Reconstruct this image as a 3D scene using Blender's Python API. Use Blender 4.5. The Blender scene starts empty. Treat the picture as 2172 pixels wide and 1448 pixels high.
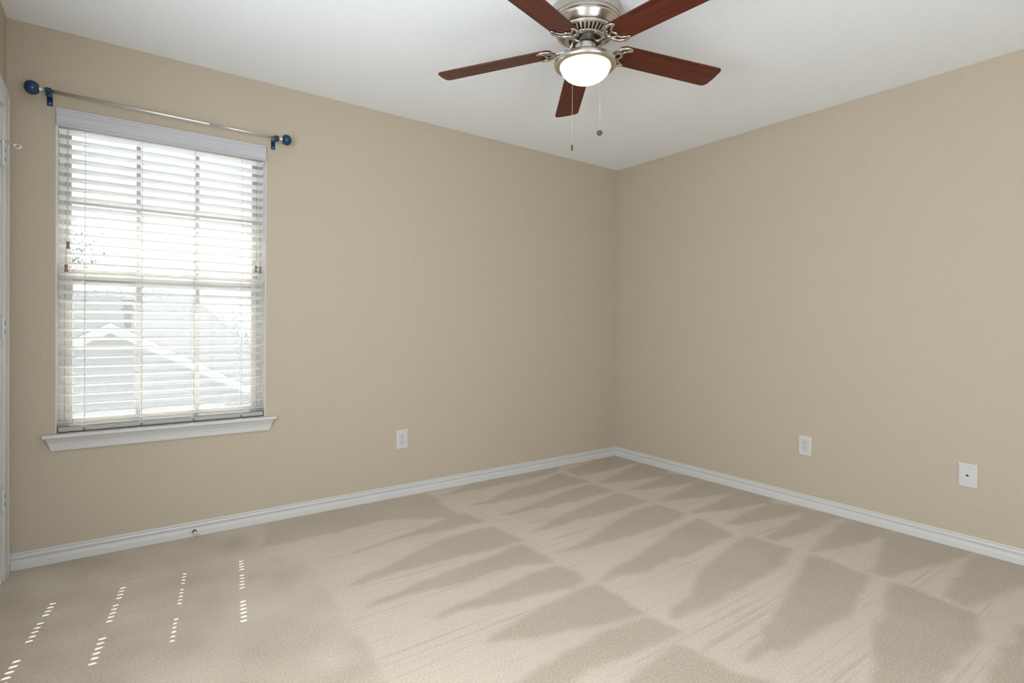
import bpy, bmesh, math, random
import numpy as np
from mathutils import Vector, Matrix

random.seed(7)
scn = bpy.context.scene
COL = scn.collection

# ---------------------------------------------------------------- camera
cam_d = bpy.data.cameras.new('camera')
cam = bpy.data.objects.new('camera', cam_d)
COL.objects.link(cam)
CF = Vector((0.58844916, 0.80848651, -0.00878344))
CR = Vector((0.80853128, -0.58838302, 0.00908796))
CU = Vector((-0.00217947, 0.01244949, 0.99992013))
CC = Vector((-3.47423927, -3.25569848, 1.11179315))
m = Matrix.Identity(4)
for i in range(3):
    m[i][0], m[i][1], m[i][2], m[i][3] = CR[i], CU[i], -CF[i], CC[i]
cam.matrix_world = m
cam_d.sensor_width = 36.0
cam_d.lens = 1155.05 / 2172 * 36.0
cam_d.shift_y = -(724 - 698.81) / 2172
cam_d.clip_start = 0.02
cam_d.clip_end = 300
scn.camera = cam

# ---------------------------------------------------------------- colour management
scn.view_settings.view_transform = 'Standard'
scn.view_settings.look = 'None'
scn.view_settings.gamma = 1.0
scn.view_settings.exposure = 0.82
scn.cycles.use_denoising = True
scn.cycles.use_light_tree = False
scn.cycles.max_bounces = 10
scn.cycles.diffuse_bounces = 7
scn.cycles.transparent_max_bounces = 12
scn.cycles.sample_clamp_indirect = 8.0

# ---------------------------------------------------------------- sky, sun, front window portal, added fill lamps
SKY = 1.4
world = bpy.data.worlds.new('sky')
scn.world = world
world.use_nodes = True
bg = world.node_tree.nodes['Background']
bg.inputs[0].default_value = (0.84, 0.93, 1.0, 1)
bg.inputs[1].default_value = SKY

sun_d = bpy.data.lights.new('sun', 'SUN')
sun_d.energy = 15.0
sun_d.angle = 0.005
sun_d.color = (1.0, 0.965, 0.91)
sun = bpy.data.objects.new('sun', sun_d)
COL.objects.link(sun)
sun.rotation_euler = Vector((-0.151, -0.989, -1.39)).to_track_quat('-Z', 'Y').to_euler()
sun.location = (-2.0, 12.0, 15.0)

H = 2.44                    # ceiling height
XL = -3.865                 # left wall
YB = -4.60                  # wall behind the camera
WX0, WX1, WZ0, WZ1 = -3.698, -2.8, 0.59, 2.088      # front window opening
BX0, BX1, BZ0, BZ1 = -3.30, -1.60, 0.10, 1.75       # unseen opening behind the camera, added for fill light
LY0, LY1, LZ0, LZ1 = -3.05, -1.65, 0.80, 2.05      # unseen opening in the left wall, added for fill light

def portal(name, loc, rx, sx, sy):
    d = bpy.data.lights.new(name, 'AREA')
    d.shape = 'RECTANGLE'; d.size = sx; d.size_y = sy
    d.cycles.is_portal = True
    o = bpy.data.objects.new(name, d); COL.objects.link(o)
    o.location = loc; o.rotation_euler = (rx, 0, 0)
portal('window_portal', ((WX0+WX1)/2, 0.16, (WZ0+WZ1)/2), -math.pi/2, WX1-WX0, WZ1-WZ0)
rear_d = bpy.data.lights.new('rear_fill_light', 'AREA')  # added fill lamp set in the unseen rear opening
rear_d.shape = 'RECTANGLE'; rear_d.size = BX1-BX0-0.02; rear_d.size_y = BZ1-BZ0-0.02
rear_d.energy = 18.5; rear_d.color = (0.875, 0.93, 1.0)
rear = bpy.data.objects.new('rear_fill_light', rear_d); COL.objects.link(rear)
rear.location = ((BX0+BX1)/2, YB-0.02, (BZ0+BZ1)/2); rear.rotation_euler = (math.pi/2, 0, 0)

side_d = bpy.data.lights.new('side_fill_light', 'AREA')  # added fill lamp set in the unseen left-wall opening
side_d.shape = 'RECTANGLE'; side_d.size = LZ1-LZ0-0.02; side_d.size_y = LY1-LY0-0.02
side_d.energy = 32.0; side_d.color = (0.875, 0.93, 1.0)
side = bpy.data.objects.new('side_fill_light', side_d); COL.objects.link(side)
side.location = (XL-0.02, (LY0+LY1)/2, (LZ0+LZ1)/2); side.rotation_euler = (0, -math.pi/2, 0)

# ---------------------------------------------------------------- helpers
def mat(name, color=(0.8, 0.8, 0.8), rough=0.5, metal=0.0, spec=0.5):
    mt = bpy.data.materials.new(name); mt.use_nodes = True
    b = mt.node_tree.nodes['Principled BSDF']
    b.inputs['Base Color'].default_value = (*color, 1)
    b.inputs['Roughness'].default_value = rough
    b.inputs['Metallic'].default_value = metal
    b.inputs['Specular IOR Level'].default_value = spec
    return mt
def N(mt, t, **kw):
    n = mt.node_tree.nodes.new(t)
    for k, v in kw.items(): setattr(n, k, v)
    return n
def Lk(mt, a, b): mt.node_tree.links.new(a, b)
def bsdf(mt): return mt.node_tree.nodes['Principled BSDF']
def noise_bump(mt, scale, dist, strength=0.3, detail=3.0, rough=0.5):
    tc = N(mt, 'ShaderNodeTexCoord'); nz = N(mt, 'ShaderNodeTexNoise')
    nz.inputs['Scale'].default_value = scale; nz.inputs['Detail'].default_value = detail
    nz.inputs['Roughness'].default_value = rough
    bp = N(mt, 'ShaderNodeBump'); bp.inputs['Distance'].default_value = dist
    bp.inputs['Strength'].default_value = strength
    Lk(mt, tc.outputs['Object'], nz.inputs['Vector']); Lk(mt, nz.outputs['Fac'], bp.inputs['Height'])
    Lk(mt, bp.outputs['Normal'], bsdf(mt).inputs['Normal'])
    return tc, nz
def noise_color(mt, scale, c0, c1, mapping=(1, 1, 1), detail=4.0, lo=0.35, hi=0.65):
    tc = N(mt, 'ShaderNodeTexCoord'); mp = N(mt, 'ShaderNodeMapping'); nz = N(mt, 'ShaderNodeTexNoise')
    mp.inputs['Scale'].default_value = mapping
    nz.inputs['Scale'].default_value = scale; nz.inputs['Detail'].default_value = detail
    cr = N(mt, 'ShaderNodeValToRGB')
    cr.color_ramp.elements[0].position = lo; cr.color_ramp.elements[0].color = (*c0, 1)
    cr.color_ramp.elements[1].position = hi; cr.color_ramp.elements[1].color = (*c1, 1)
    Lk(mt, tc.outputs['Object'], mp.inputs['Vector']); Lk(mt, mp.outputs['Vector'], nz.inputs['Vector'])
    Lk(mt, nz.outputs['Fac'], cr.inputs['Fac']); Lk(mt, cr.outputs['Color'], bsdf(mt).inputs['Base Color'])

def link_mesh(name, bm, mt=None, parent=None, smooth=False, loc=None):
    me = bpy.data.meshes.new(name)
    bmesh.ops.recalc_face_normals(bm, faces=bm.faces[:])
    bm.to_mesh(me); bm.free()
    if smooth:
        for p in me.polygons: p.use_smooth = True
    o = bpy.data.objects.new(name, me); COL.objects.link(o)
    if mt: me.materials.append(mt)
    if parent: o.parent = parent
    if loc: o.location = loc
    return o
def thing(name, label, cat, loc=(0, 0, 0), group=None, rot=(0, 0, 0)):
    o = bpy.data.objects.new(name, None); COL.objects.link(o)
    o.empty_display_size = 0.05
    o.location = loc; o.rotation_euler = rot
    o['label'] = label; o['category'] = cat
    if group: o['group'] = group
    return o
def tag(o, label, cat, group=None):
    o['label'] = label; o['category'] = cat
    if group: o['group'] = group
def structure(o, label=None, cat=None):
    o['kind'] = 'structure'
    if label: o['label'] = label
    if cat: o['category'] = cat
    return o
def box(bm, x0, x1, y0, y1, z0, z1, bev=0.0, seg=2):
    r = bmesh.ops.create_cube(bm, size=1.0)
    vs = r['verts']
    for v in vs:
        v.co = Vector(((x0+x1)/2 + v.co.x*(x1-x0), (y0+y1)/2 + v.co.y*(y1-y0), (z0+z1)/2 + v.co.z*(z1-z0)))
    if bev > 0:
        es = list({e for v in vs for e in v.link_edges})
        bmesh.ops.bevel(bm, geom=es, offset=bev, segments=seg, affect='EDGES', profile=0.5)
def lathe(bm, prof, seg=48, center=(0, 0), axis='Z', cap=True):
    rings = []
    for r, z in prof:
        ring = []
        if r < 1e-6:
            p = Vector((0, 0, z)); ring = [p]
        else:
            ring = [Vector((r*math.cos(2*math.pi*k/seg), r*math.sin(2*math.pi*k/seg), z)) for k in range(seg)]
        out = []
        for p in ring:
            if axis == 'X': p = Vector((p.z, p.x, p.y))
            elif axis == 'Y': p = Vector((p.x, p.z, p.y))
            out.append(bm.verts.new(p + Vector((center[0], center[1], center[2] if len(center) > 2 else 0))))
        rings.append(out)
    for a, b in zip(rings, rings[1:]):
        if len(a) == 1 and len(b) == 1: continue
        for k in range(seg):
            k2 = (k+1) % seg
            if len(a) == 1: bm.faces.new((a[0], b[k], b[k2]))
            elif len(b) == 1: bm.faces.new((a[k], b[0], a[k2]))
            else: bm.faces.new((a[k], b[k], b[k2], a[k2]))
    if cap:
        if len(rings[0]) > 1: bm.faces.new(rings[0])
        if len(rings[-1]) > 1: bm.faces.new(rings[-1])
def tube(bm, pts, rad, seg=8, flat=1.0, up=Vector((0, 0, 1)), closed=False):
    """sweep along pts; rad is a number or list; flat squashes along `up`"""
    pts = [Vector(p) for p in pts]; n = len(pts)
    rads = rad if isinstance(rad, (list, tuple)) else [rad]*n
    rings = []
    for i, p in enumerate(pts):
        if closed: t = pts[(i+1) % n] - pts[i-1]
        else: t = pts[min(i+1, n-1)] - pts[max(i-1, 0)]
        t.normalize()
        s = t.cross(up)
        if s.length < 1e-5: s = t.cross(Vector((1, 0, 0)))
        s.normalize(); u = s.cross(t).normalized()
        rings.append([bm.verts.new(p + rads[i]*(math.cos(2*math.pi*k/seg)*s + flat*math.sin(2*math.pi*k/seg)*u)) for k in range(seg)])
    pairs = list(zip(rings, rings[1:])) + ([(rings[-1], rings[0])] if closed else [])
    for a, b in pairs:
        for k in range(seg):
            k2 = (k+1) % seg
            bm.faces.new((a[k], a[k2], b[k2], b[k]))
    if not closed:
        bm.faces.new(rings[0]); bm.faces.new(rings[-1])
def sphere(bm, c, r, seg=10, ring=6, sc=(1, 1, 1)):
    rr = bmesh.ops.create_uvsphere(bm, u_segments=seg, v_segments=ring, radius=r)
    for v in rr['verts']: v.co = Vector((v.co.x*sc[0], v.co.y*sc[1], v.co.z*sc[2])) + Vector(c)
def prism(bm, poly, d, axis='X', a0=0.0, a1=1.0):
    """extrude a 2D profile polygon between a0 and a1 along axis; poly points are the other two coords in order"""
    def mk(p, a):
        if axis == 'X': return Vector((a, p[0], p[1]))
        if axis == 'Y': return Vector((p[0], a, p[1]))
        return Vector((p[0], p[1], a))
    A = [bm.verts.new(mk(p, a0)) for p in poly]; B = [bm.verts.new(mk(p, a1)) for p in poly]
    n = len(poly)
    for k in range(n): bm.faces.new((A[k], A[(k+1) % n], B[(k+1) % n], B[k]))
    bm.faces.new(A); bm.faces.new(B)

# ---------------------------------------------------------------- materials
M = {}
M['wall'] = mat('wall_paint', (0.468, 0.402, 0.312), 0.75, spec=0.25); noise_bump(M['wall'], 95, 0.005, 0.55, 3)
M['ceiling'] = mat('ceiling_paint', (0.85, 0.88, 0.915), 0.85, spec=0.2); noise_bump(M['ceiling'], 105, 0.005, 0.42, 3)
M['trim'] = mat('trim_paint', (0.58, 0.57, 0.555), 0.35); noise_bump(M['trim'], 18, 0.002, 0.08, 2)
M['door'] = mat('door_paint', (0.55, 0.57, 0.57), 0.4); noise_bump(M['door'], 18, 0.002, 0.08, 2)
M['plate'] = mat('white_plastic', (0.56, 0.55, 0.545), 0.35); noise_bump(M['plate'], 40, 0.0005, 0.05, 2)
M['dark'] = mat('dark_slot', (0.02, 0.018, 0.016), 0.7); noise_bump(M['dark'], 30, 0.0005, 0.05, 2)
M['vinyl'] = mat('window_vinyl', (0.47, 0.43, 0.39), 0.45); noise_bump(M['vinyl'], 25, 0.0005, 0.05, 2)
M['nickel'] = mat('brushed_nickel', (0.62, 0.58, 0.52), 0.28, 1.0); noise_bump(M['nickel'], 120, 0.0005, 0.08, 2)
M['bronze'] = mat('dark_metal', (0.10, 0.085, 0.07), 0.4, 0.9); noise_bump(M['bronze'], 80, 0.0005, 0.08, 2)
M['brass'] = mat('aged_brass', (0.20, 0.15, 0.10), 0.45, 0.7); noise_bump(M['brass'], 80, 0.0005, 0.08, 2)
M['silver'] = mat('silver_tube', (0.66, 0.64, 0.60), 0.35, 0.9); noise_bump(M['silver'], 60, 0.0003, 0.05, 2)
M['blue'] = mat('blue_enamel', (0.0065, 0.034, 0.088), 0.12); noise_bump(M['blue'], 60, 0.0008, 0.1, 2)
M['brown'] = mat('taupe_plastic', (0.20, 0.15, 0.12), 0.5); noise_bump(M['brown'], 60, 0.0005, 0.1, 2)
M['cord'] = mat('blind_cord', (0.42, 0.40, 0.38), 0.8); noise_bump(M['cord'], 400, 0.0005, 0.2, 2)
M['valance'] = mat('valance_vinyl', (0.66, 0.665, 0.70), 0.45)
noise_color(M['valance'], 6, (0.44, 0.44, 0.46), (0.51, 0.505, 0.515), (0.35, 1, 26), 3)
M['rail'] = mat('bottom_rail_vinyl', (0.52, 0.51, 0.48), 0.45)
noise_color(M['rail'], 6, (0.33, 0.325, 0.31), (0.39, 0.385, 0.365), (0.35, 1, 26), 3)

def slat_material():
    mt = bpy.data.materials.new('slat_vinyl'); mt.use_nodes = True
    b = bsdf(mt); out = mt.node_tree.nodes['Material Output']
    b.inputs['Base Color'].default_value = (0.82, 0.825, 0.83, 1); b.inputs['Roughness'].default_value = 0.4
    tr = N(mt, 'ShaderNodeBsdfTranslucent'); tr.inputs['Color'].default_value = (0.85, 0.82, 0.76, 1)
    mx = N(mt, 'ShaderNodeMixShader'); mx.inputs[0].default_value = 0.14
    tc = N(mt, 'ShaderNodeTexCoord'); mp = N(mt, 'ShaderNodeMapping'); mp.inputs['Scale'].default_value = (1, 60, 60)
    nz = N(mt, 'ShaderNodeTexNoise'); nz.inputs['Scale'].default_value = 5
    bp = N(mt, 'ShaderNodeBump'); bp.inputs['Distance'].default_value = 0.0004; bp.inputs['Strength'].default_value = 0.2
    Lk(mt, tc.outputs['Object'], mp.inputs['Vector']); Lk(mt, mp.outputs['Vector'], nz.inputs['Vector'])
    Lk(mt, nz.outputs['Fac'], bp.inputs['Height']); Lk(mt, bp.outputs['Normal'], b.inputs['Normal'])
    Lk(mt, b.outputs[0], mx.inputs[1]); Lk(mt, tr.outputs[0], mx.inputs[2]); Lk(mt, mx.outputs[0], out.inputs['Surface'])
    return mt
M['slat'] = slat_material()

def pane_material(name, tint, gloss):
    mt = bpy.data.materials.new(name); mt.use_nodes = True
    nt = mt.node_tree; nt.nodes.remove(bsdf(mt)); out = nt.nodes['Material Output']
    tp = N(mt, 'ShaderNodeBsdfTransparent'); tp.inputs['Color'].default_value = (*tint, 1)
    gl = N(mt, 'ShaderNodeBsdfGlossy'); gl.inputs['Roughness'].default_value = 0.02
    mx = N(mt, 'ShaderNodeMixShader'); mx.inputs[0].default_value = gloss
    Lk(mt, tp.outputs[0], mx.inputs[1]); Lk(mt, gl.outputs[0], mx.inputs[2]); Lk(mt, mx.outputs[0], out.inputs['Surface'])
    return mt
M['glass'] = pane_material('window_glass', (0.95, 0.97, 0.96), 0.02)
def screen_material():
    mt = bpy.data.materials.new('insect_mesh'); mt.use_nodes = True
    nt = mt.node_tree; nt.nodes.remove(bsdf(mt)); out = nt.nodes['Material Output']
    tp = N(mt, 'ShaderNodeBsdfTransparent')
    df = N(mt, 'ShaderNodeBsdfDiffuse'); df.inputs['Color'].default_value = (0.30, 0.30, 0.29, 1)
    tr = N(mt, 'ShaderNodeBsdfTranslucent'); tr.inputs['Color'].default_value = (0.42, 0.42, 0.43, 1)
    m2 = N(mt, 'ShaderNodeMixShader'); m2.inputs[0].default_value = 0.5
    mx = N(mt, 'ShaderNodeMixShader'); mx.inputs[0].default_value = 0.20
    Lk(mt, df.outputs[0], m2.inputs[1]); Lk(mt, tr.outputs[0], m2.inputs[2])
    Lk(mt, tp.outputs[0], mx.inputs[1]); Lk(mt, m2.outputs[0], mx.inputs[2]); Lk(mt, mx.outputs[0], out.inputs['Surface'])
    return mt
M['screen'] = screen_material()

def wood_material():
    mt = mat('cherry_wood', (0.12, 0.03, 0.015), 0.38, spec=0.3)
    tc = N(mt, 'ShaderNodeTexCoord'); mp = N(mt, 'ShaderNodeMapping'); mp.inputs['Scale'].default_value = (1.5, 26, 26)
    nz = N(mt, 'ShaderNodeTexNoise'); nz.inputs['Scale'].default_value = 4; nz.inputs['Detail'].default_value = 6
    nz.inputs['Distortion'].default_value = 0.6
    cr = N(mt, 'ShaderNodeValToRGB'); e = cr.color_ramp.elements
    e[0].position = 0.28; e[0].color = (0.046, 0.0085, 0.0042, 1)
    e[1].position = 0.72; e[1].color = (0.125, 0.026, 0.0115, 1)
    Lk(mt, tc.outputs['Object'], mp.inputs['Vector']); Lk(mt, mp.outputs['Vector'], nz.inputs['Vector'])
    Lk(mt, nz.outputs['Fac'], cr.inputs['Fac']); Lk(mt, cr.outputs['Color'], bsdf(mt).inputs['Base Color'])
    return mt
M['wood'] = wood_material()
LAMP = 0.95
def lamp_material():
    mt = bpy.data.materials.new('lit_frosted_glass'); mt.use_nodes = True
    b = bsdf(mt); b.inputs['Base Color'].default_value = (0.9, 0.85, 0.75, 1); b.inputs['Roughness'].default_value = 0.3
    b.inputs['Emission Color'].default_value = (1.0, 0.79, 0.47, 1)
    b.inputs['Emission Strength'].default_value = LAMP
    return mt
M['lamp'] = lamp_material()

# carpet: pile nap comes from a per-vertex attribute (which way the vacuum brushed it, darkened along the walls)
def carpet_material():
    mt = mat('carpet_pile', (0.4, 0.35, 0.28), 0.95, spec=0.1)
    b = bsdf(mt)
    b.inputs['Sheen Weight'].default_value = 0.15; b.inputs['Sheen Roughness'].default_value = 0.5
    at = N(mt, 'ShaderNodeAttribute', attribute_name='nap')
    tc = N(mt, 'ShaderNodeTexCoord')
    # stroke lines along x
    mp = N(mt, 'ShaderNodeMapping'); mp.inputs['Scale'].default_value = (1.1, 46, 1)
    nl = N(mt, 'ShaderNodeTexNoise'); nl.inputs['Scale'].default_value = 1.0; nl.inputs['Detail'].default_value = 3; nl.inputs['Distortion'].default_value = 0.25
    Lk(mt, tc.outputs['Object'], mp.inputs['Vector']); Lk(mt, mp.outputs['Vector'], nl.inputs['Vector'])
    lr = N(mt, 'ShaderNodeMapRange'); lr.inputs['From Min'].default_value = 0.33; lr.inputs['From Max'].default_value = 0.44
    lr.inputs['To Min'].default_value = 0.55; lr.inputs['To Max'].default_value = 0.0
    Lk(mt, nl.outputs['Fac'], lr.inputs['Value'])
    # tuft grain
    ng = N(mt, 'ShaderNodeTexNoise'); ng.inputs['Scale'].default_value = 150; ng.inputs['Detail'].default_value = 3; ng.inputs['Roughness'].default_value = 0.7
    Lk(mt, tc.outputs['Object'], ng.inputs['Vector'])
    np_ = N(mt, 'ShaderNodeTexNoise'); np_.inputs['Scale'].default_value = 3.2; np_.inputs['Detail'].default_value = 4
    Lk(mt, tc.outputs['Object'], np_.inputs['Vector'])
    # nap - lines*nap + grain
    ml = N(mt, 'ShaderNodeMath', operation='MULTIPLY'); pw = N(mt, 'ShaderNodeMath', operation='POWER'); Lk(mt, at.outputs['Fac'], pw.inputs[0]); pw.inputs[1].default_value = 5.0
    Lk(mt, lr.outputs[0], ml.inputs[0]); Lk(mt, pw.outputs[0], ml.inputs[1])
    s1 = N(mt, 'ShaderNodeMath', operation='SUBTRACT'); Lk(mt, at.outputs['Fac'], s1.inputs[0]); Lk(mt, ml.outputs[0], s1.inputs[1])
    g1 = N(mt, 'ShaderNodeMath', operation='MULTIPLY_ADD'); Lk(mt, ng.outputs['Fac'], g1.inputs[0]); g1.inputs[1].default_value = 3.4; g1.inputs[2].default_value = -1.7
    a1 = N(mt, 'ShaderNodeMath', operation='ADD'); Lk(mt, s1.outputs[0], a1.inputs[0]); Lk(mt, g1.outputs[0], a1.inputs[1])
    p1 = N(mt, 'ShaderNodeMath', operation='MULTIPLY_ADD'); Lk(mt, np_.outputs['Fac'], p1.inputs[0]); p1.inputs[1].default_value = 0.5; p1.inputs[2].default_value = -0.25
    a2 = N(mt, 'ShaderNodeMath', operation='ADD'); Lk(mt, a1.outputs[0], a2.inputs[0]); Lk(mt, p1.outputs[0], a2.inputs[1])
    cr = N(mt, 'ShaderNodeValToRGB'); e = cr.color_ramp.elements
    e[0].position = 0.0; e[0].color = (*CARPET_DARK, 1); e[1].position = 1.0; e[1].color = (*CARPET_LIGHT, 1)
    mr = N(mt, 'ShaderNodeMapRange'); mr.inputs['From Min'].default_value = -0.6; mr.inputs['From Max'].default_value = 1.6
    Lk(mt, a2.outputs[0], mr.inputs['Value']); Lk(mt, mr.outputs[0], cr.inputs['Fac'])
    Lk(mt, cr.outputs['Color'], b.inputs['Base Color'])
    bp = N(mt, 'ShaderNodeBump'); bp.inputs['Distance'].default_value = 0.006; bp.inputs['Strength'].default_value = 0.5
    Lk(mt, ng.outputs['Fac'], bp.inputs['Height']); Lk(mt, bp.outputs['Normal'], b.inputs['Normal'])
    return mt
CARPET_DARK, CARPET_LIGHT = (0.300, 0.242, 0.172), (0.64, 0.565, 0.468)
M['carpet'] = carpet_material()

# exterior
M['shingle'] = mat('roof_shingle', (0.20, 0.20, 0.21), 0.9, spec=0.05)
noise_color(M['shingle'], 5, (0.040, 0.0405, 0.043), (0.052, 0.052, 0.055), (1, 8, 8), 5)
M['siding'] = mat('house_siding', (0.145, 0.15, 0.155), 0.8); noise_bump(M['siding'], 20, 0.003, 0.2)
M['fascia'] = mat('house_fascia', (0.30, 0.30, 0.29), 0.6); noise_bump(M['fascia'], 20, 0.003, 0.1)
M['flue'] = mat('roof_vent_metal', (0.025, 0.03, 0.04), 0.5, 0.3); noise_bump(M['flue'], 20, 0.003, 0.1)
M['leaf'] = mat('foliage', (0.05, 0.075, 0.045), 0.7); noise_color(M['leaf'], 2.0, (0.15, 0.19, 0.19), (0.23, 0.26, 0.245))  # leaf colour paled to blue-grey to carry outdoor haze
M['bark'] = mat('bark', (0.09, 0.07, 0.055), 0.9); noise_bump(M['bark'], 25, 0.02, 0.5)
M['grass'] = mat('pale_ground', (0.40, 0.40, 0.36), 0.95); noise_color(M['grass'], 0.35, (0.35, 0.35, 0.34), (0.42, 0.42, 0.42))

# ---------------------------------------------------------------- room shell
T = 0.14
def wall_with_hole(name, x0, x1, y0, y1, holes, axis):
    """box wall x0..x1, y0..y1, 0..H with rectangular holes (a0,a1,z0,z1) along `axis`"""
    bm = bmesh.new()
    us = {x0, x1} if axis == 'X' else {y0, y1}; zs = {0.0, H}
    for a0, a1, z0, z1 in holes: us |= {a0, a1}; zs |= {z0, z1}
    us, zs = sorted(us), sorted(zs)
    lo, hi = (y0, y1) if axis == 'X' else (x0, x1)
    V = {}
    def vert(u, w, z):
        k = (u, w, z)
        if k not in V: V[k] = bm.verts.new((u, w, z) if axis == 'X' else (w, u, z))
        return V[k]
    def solid(i, j):
        if i < 0 or j < 0 or i >= len(us)-1 or j >= len(zs)-1: return False
        c = ((us[i]+us[i+1])/2, (zs[j]+zs[j+1])/2)
        return not any(a0 < c[0] < a1 and z0 < c[1] < z1 for a0, a1, z0, z1 in holes)
    for i in range(len(us)-1):
        for j in range(len(zs)-1):
            if not solid(i, j): continue
            u0, u1, q0, q1 = us[i], us[i+1], zs[j], zs[j+1]
            for w in (lo, hi):
                bm.faces.new([vert(u0, w, q0), vert(u1, w, q0), vert(u1, w, q1), vert(u0, w, q1)])
            if not solid(i-1, j): bm.faces.new([vert(u0, lo, q0), vert(u0, hi, q0), vert(u0, hi, q1), vert(u0, lo, q1)])
            if not solid(i+1, j): bm.faces.new([vert(u1, lo, q0), vert(u1, hi, q0), vert(u1, hi, q1), vert(u1, lo, q1)])
            if not solid(i, j-1): bm.faces.new([vert(u0, lo, q0), vert(u1, lo, q0), vert(u1, hi, q0), vert(u0, hi, q0)])
            if not solid(i, j+1): bm.faces.new([vert(u0, lo, q1), vert(u1, lo, q1), vert(u1, hi, q1), vert(u0, hi, q1)])
    return structure(link_mesh(name, bm, M['wall']))

wall_with_hole('wall_front', XL-T, T, 0.0, T, [(WX0, WX1, WZ0, WZ1)], 'X')
wall_with_hole('wall_back', XL-T, T, YB-T, YB, [(BX0, BX1, BZ0, BZ1)], 'X')
DY0, DY1, DZ = -0.90, -0.130, 2.036          # left door opening
wall_with_hole('wall_left', XL-T, XL, YB, 0.0, [(DY0, DY1, 0.0, DZ), (LY0, LY1, LZ0, LZ1)], 'Y')
bm = bmesh.new(); box(bm, 0, T, YB, 0, 0, H); structure(link_mesh('wall_right', bm, M['wall']))
bm = bmesh.new(); box(bm, XL-T, T, YB-T, T, H, H+0.12); structure(link_mesh('ceiling', bm, M['ceiling']))

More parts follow.
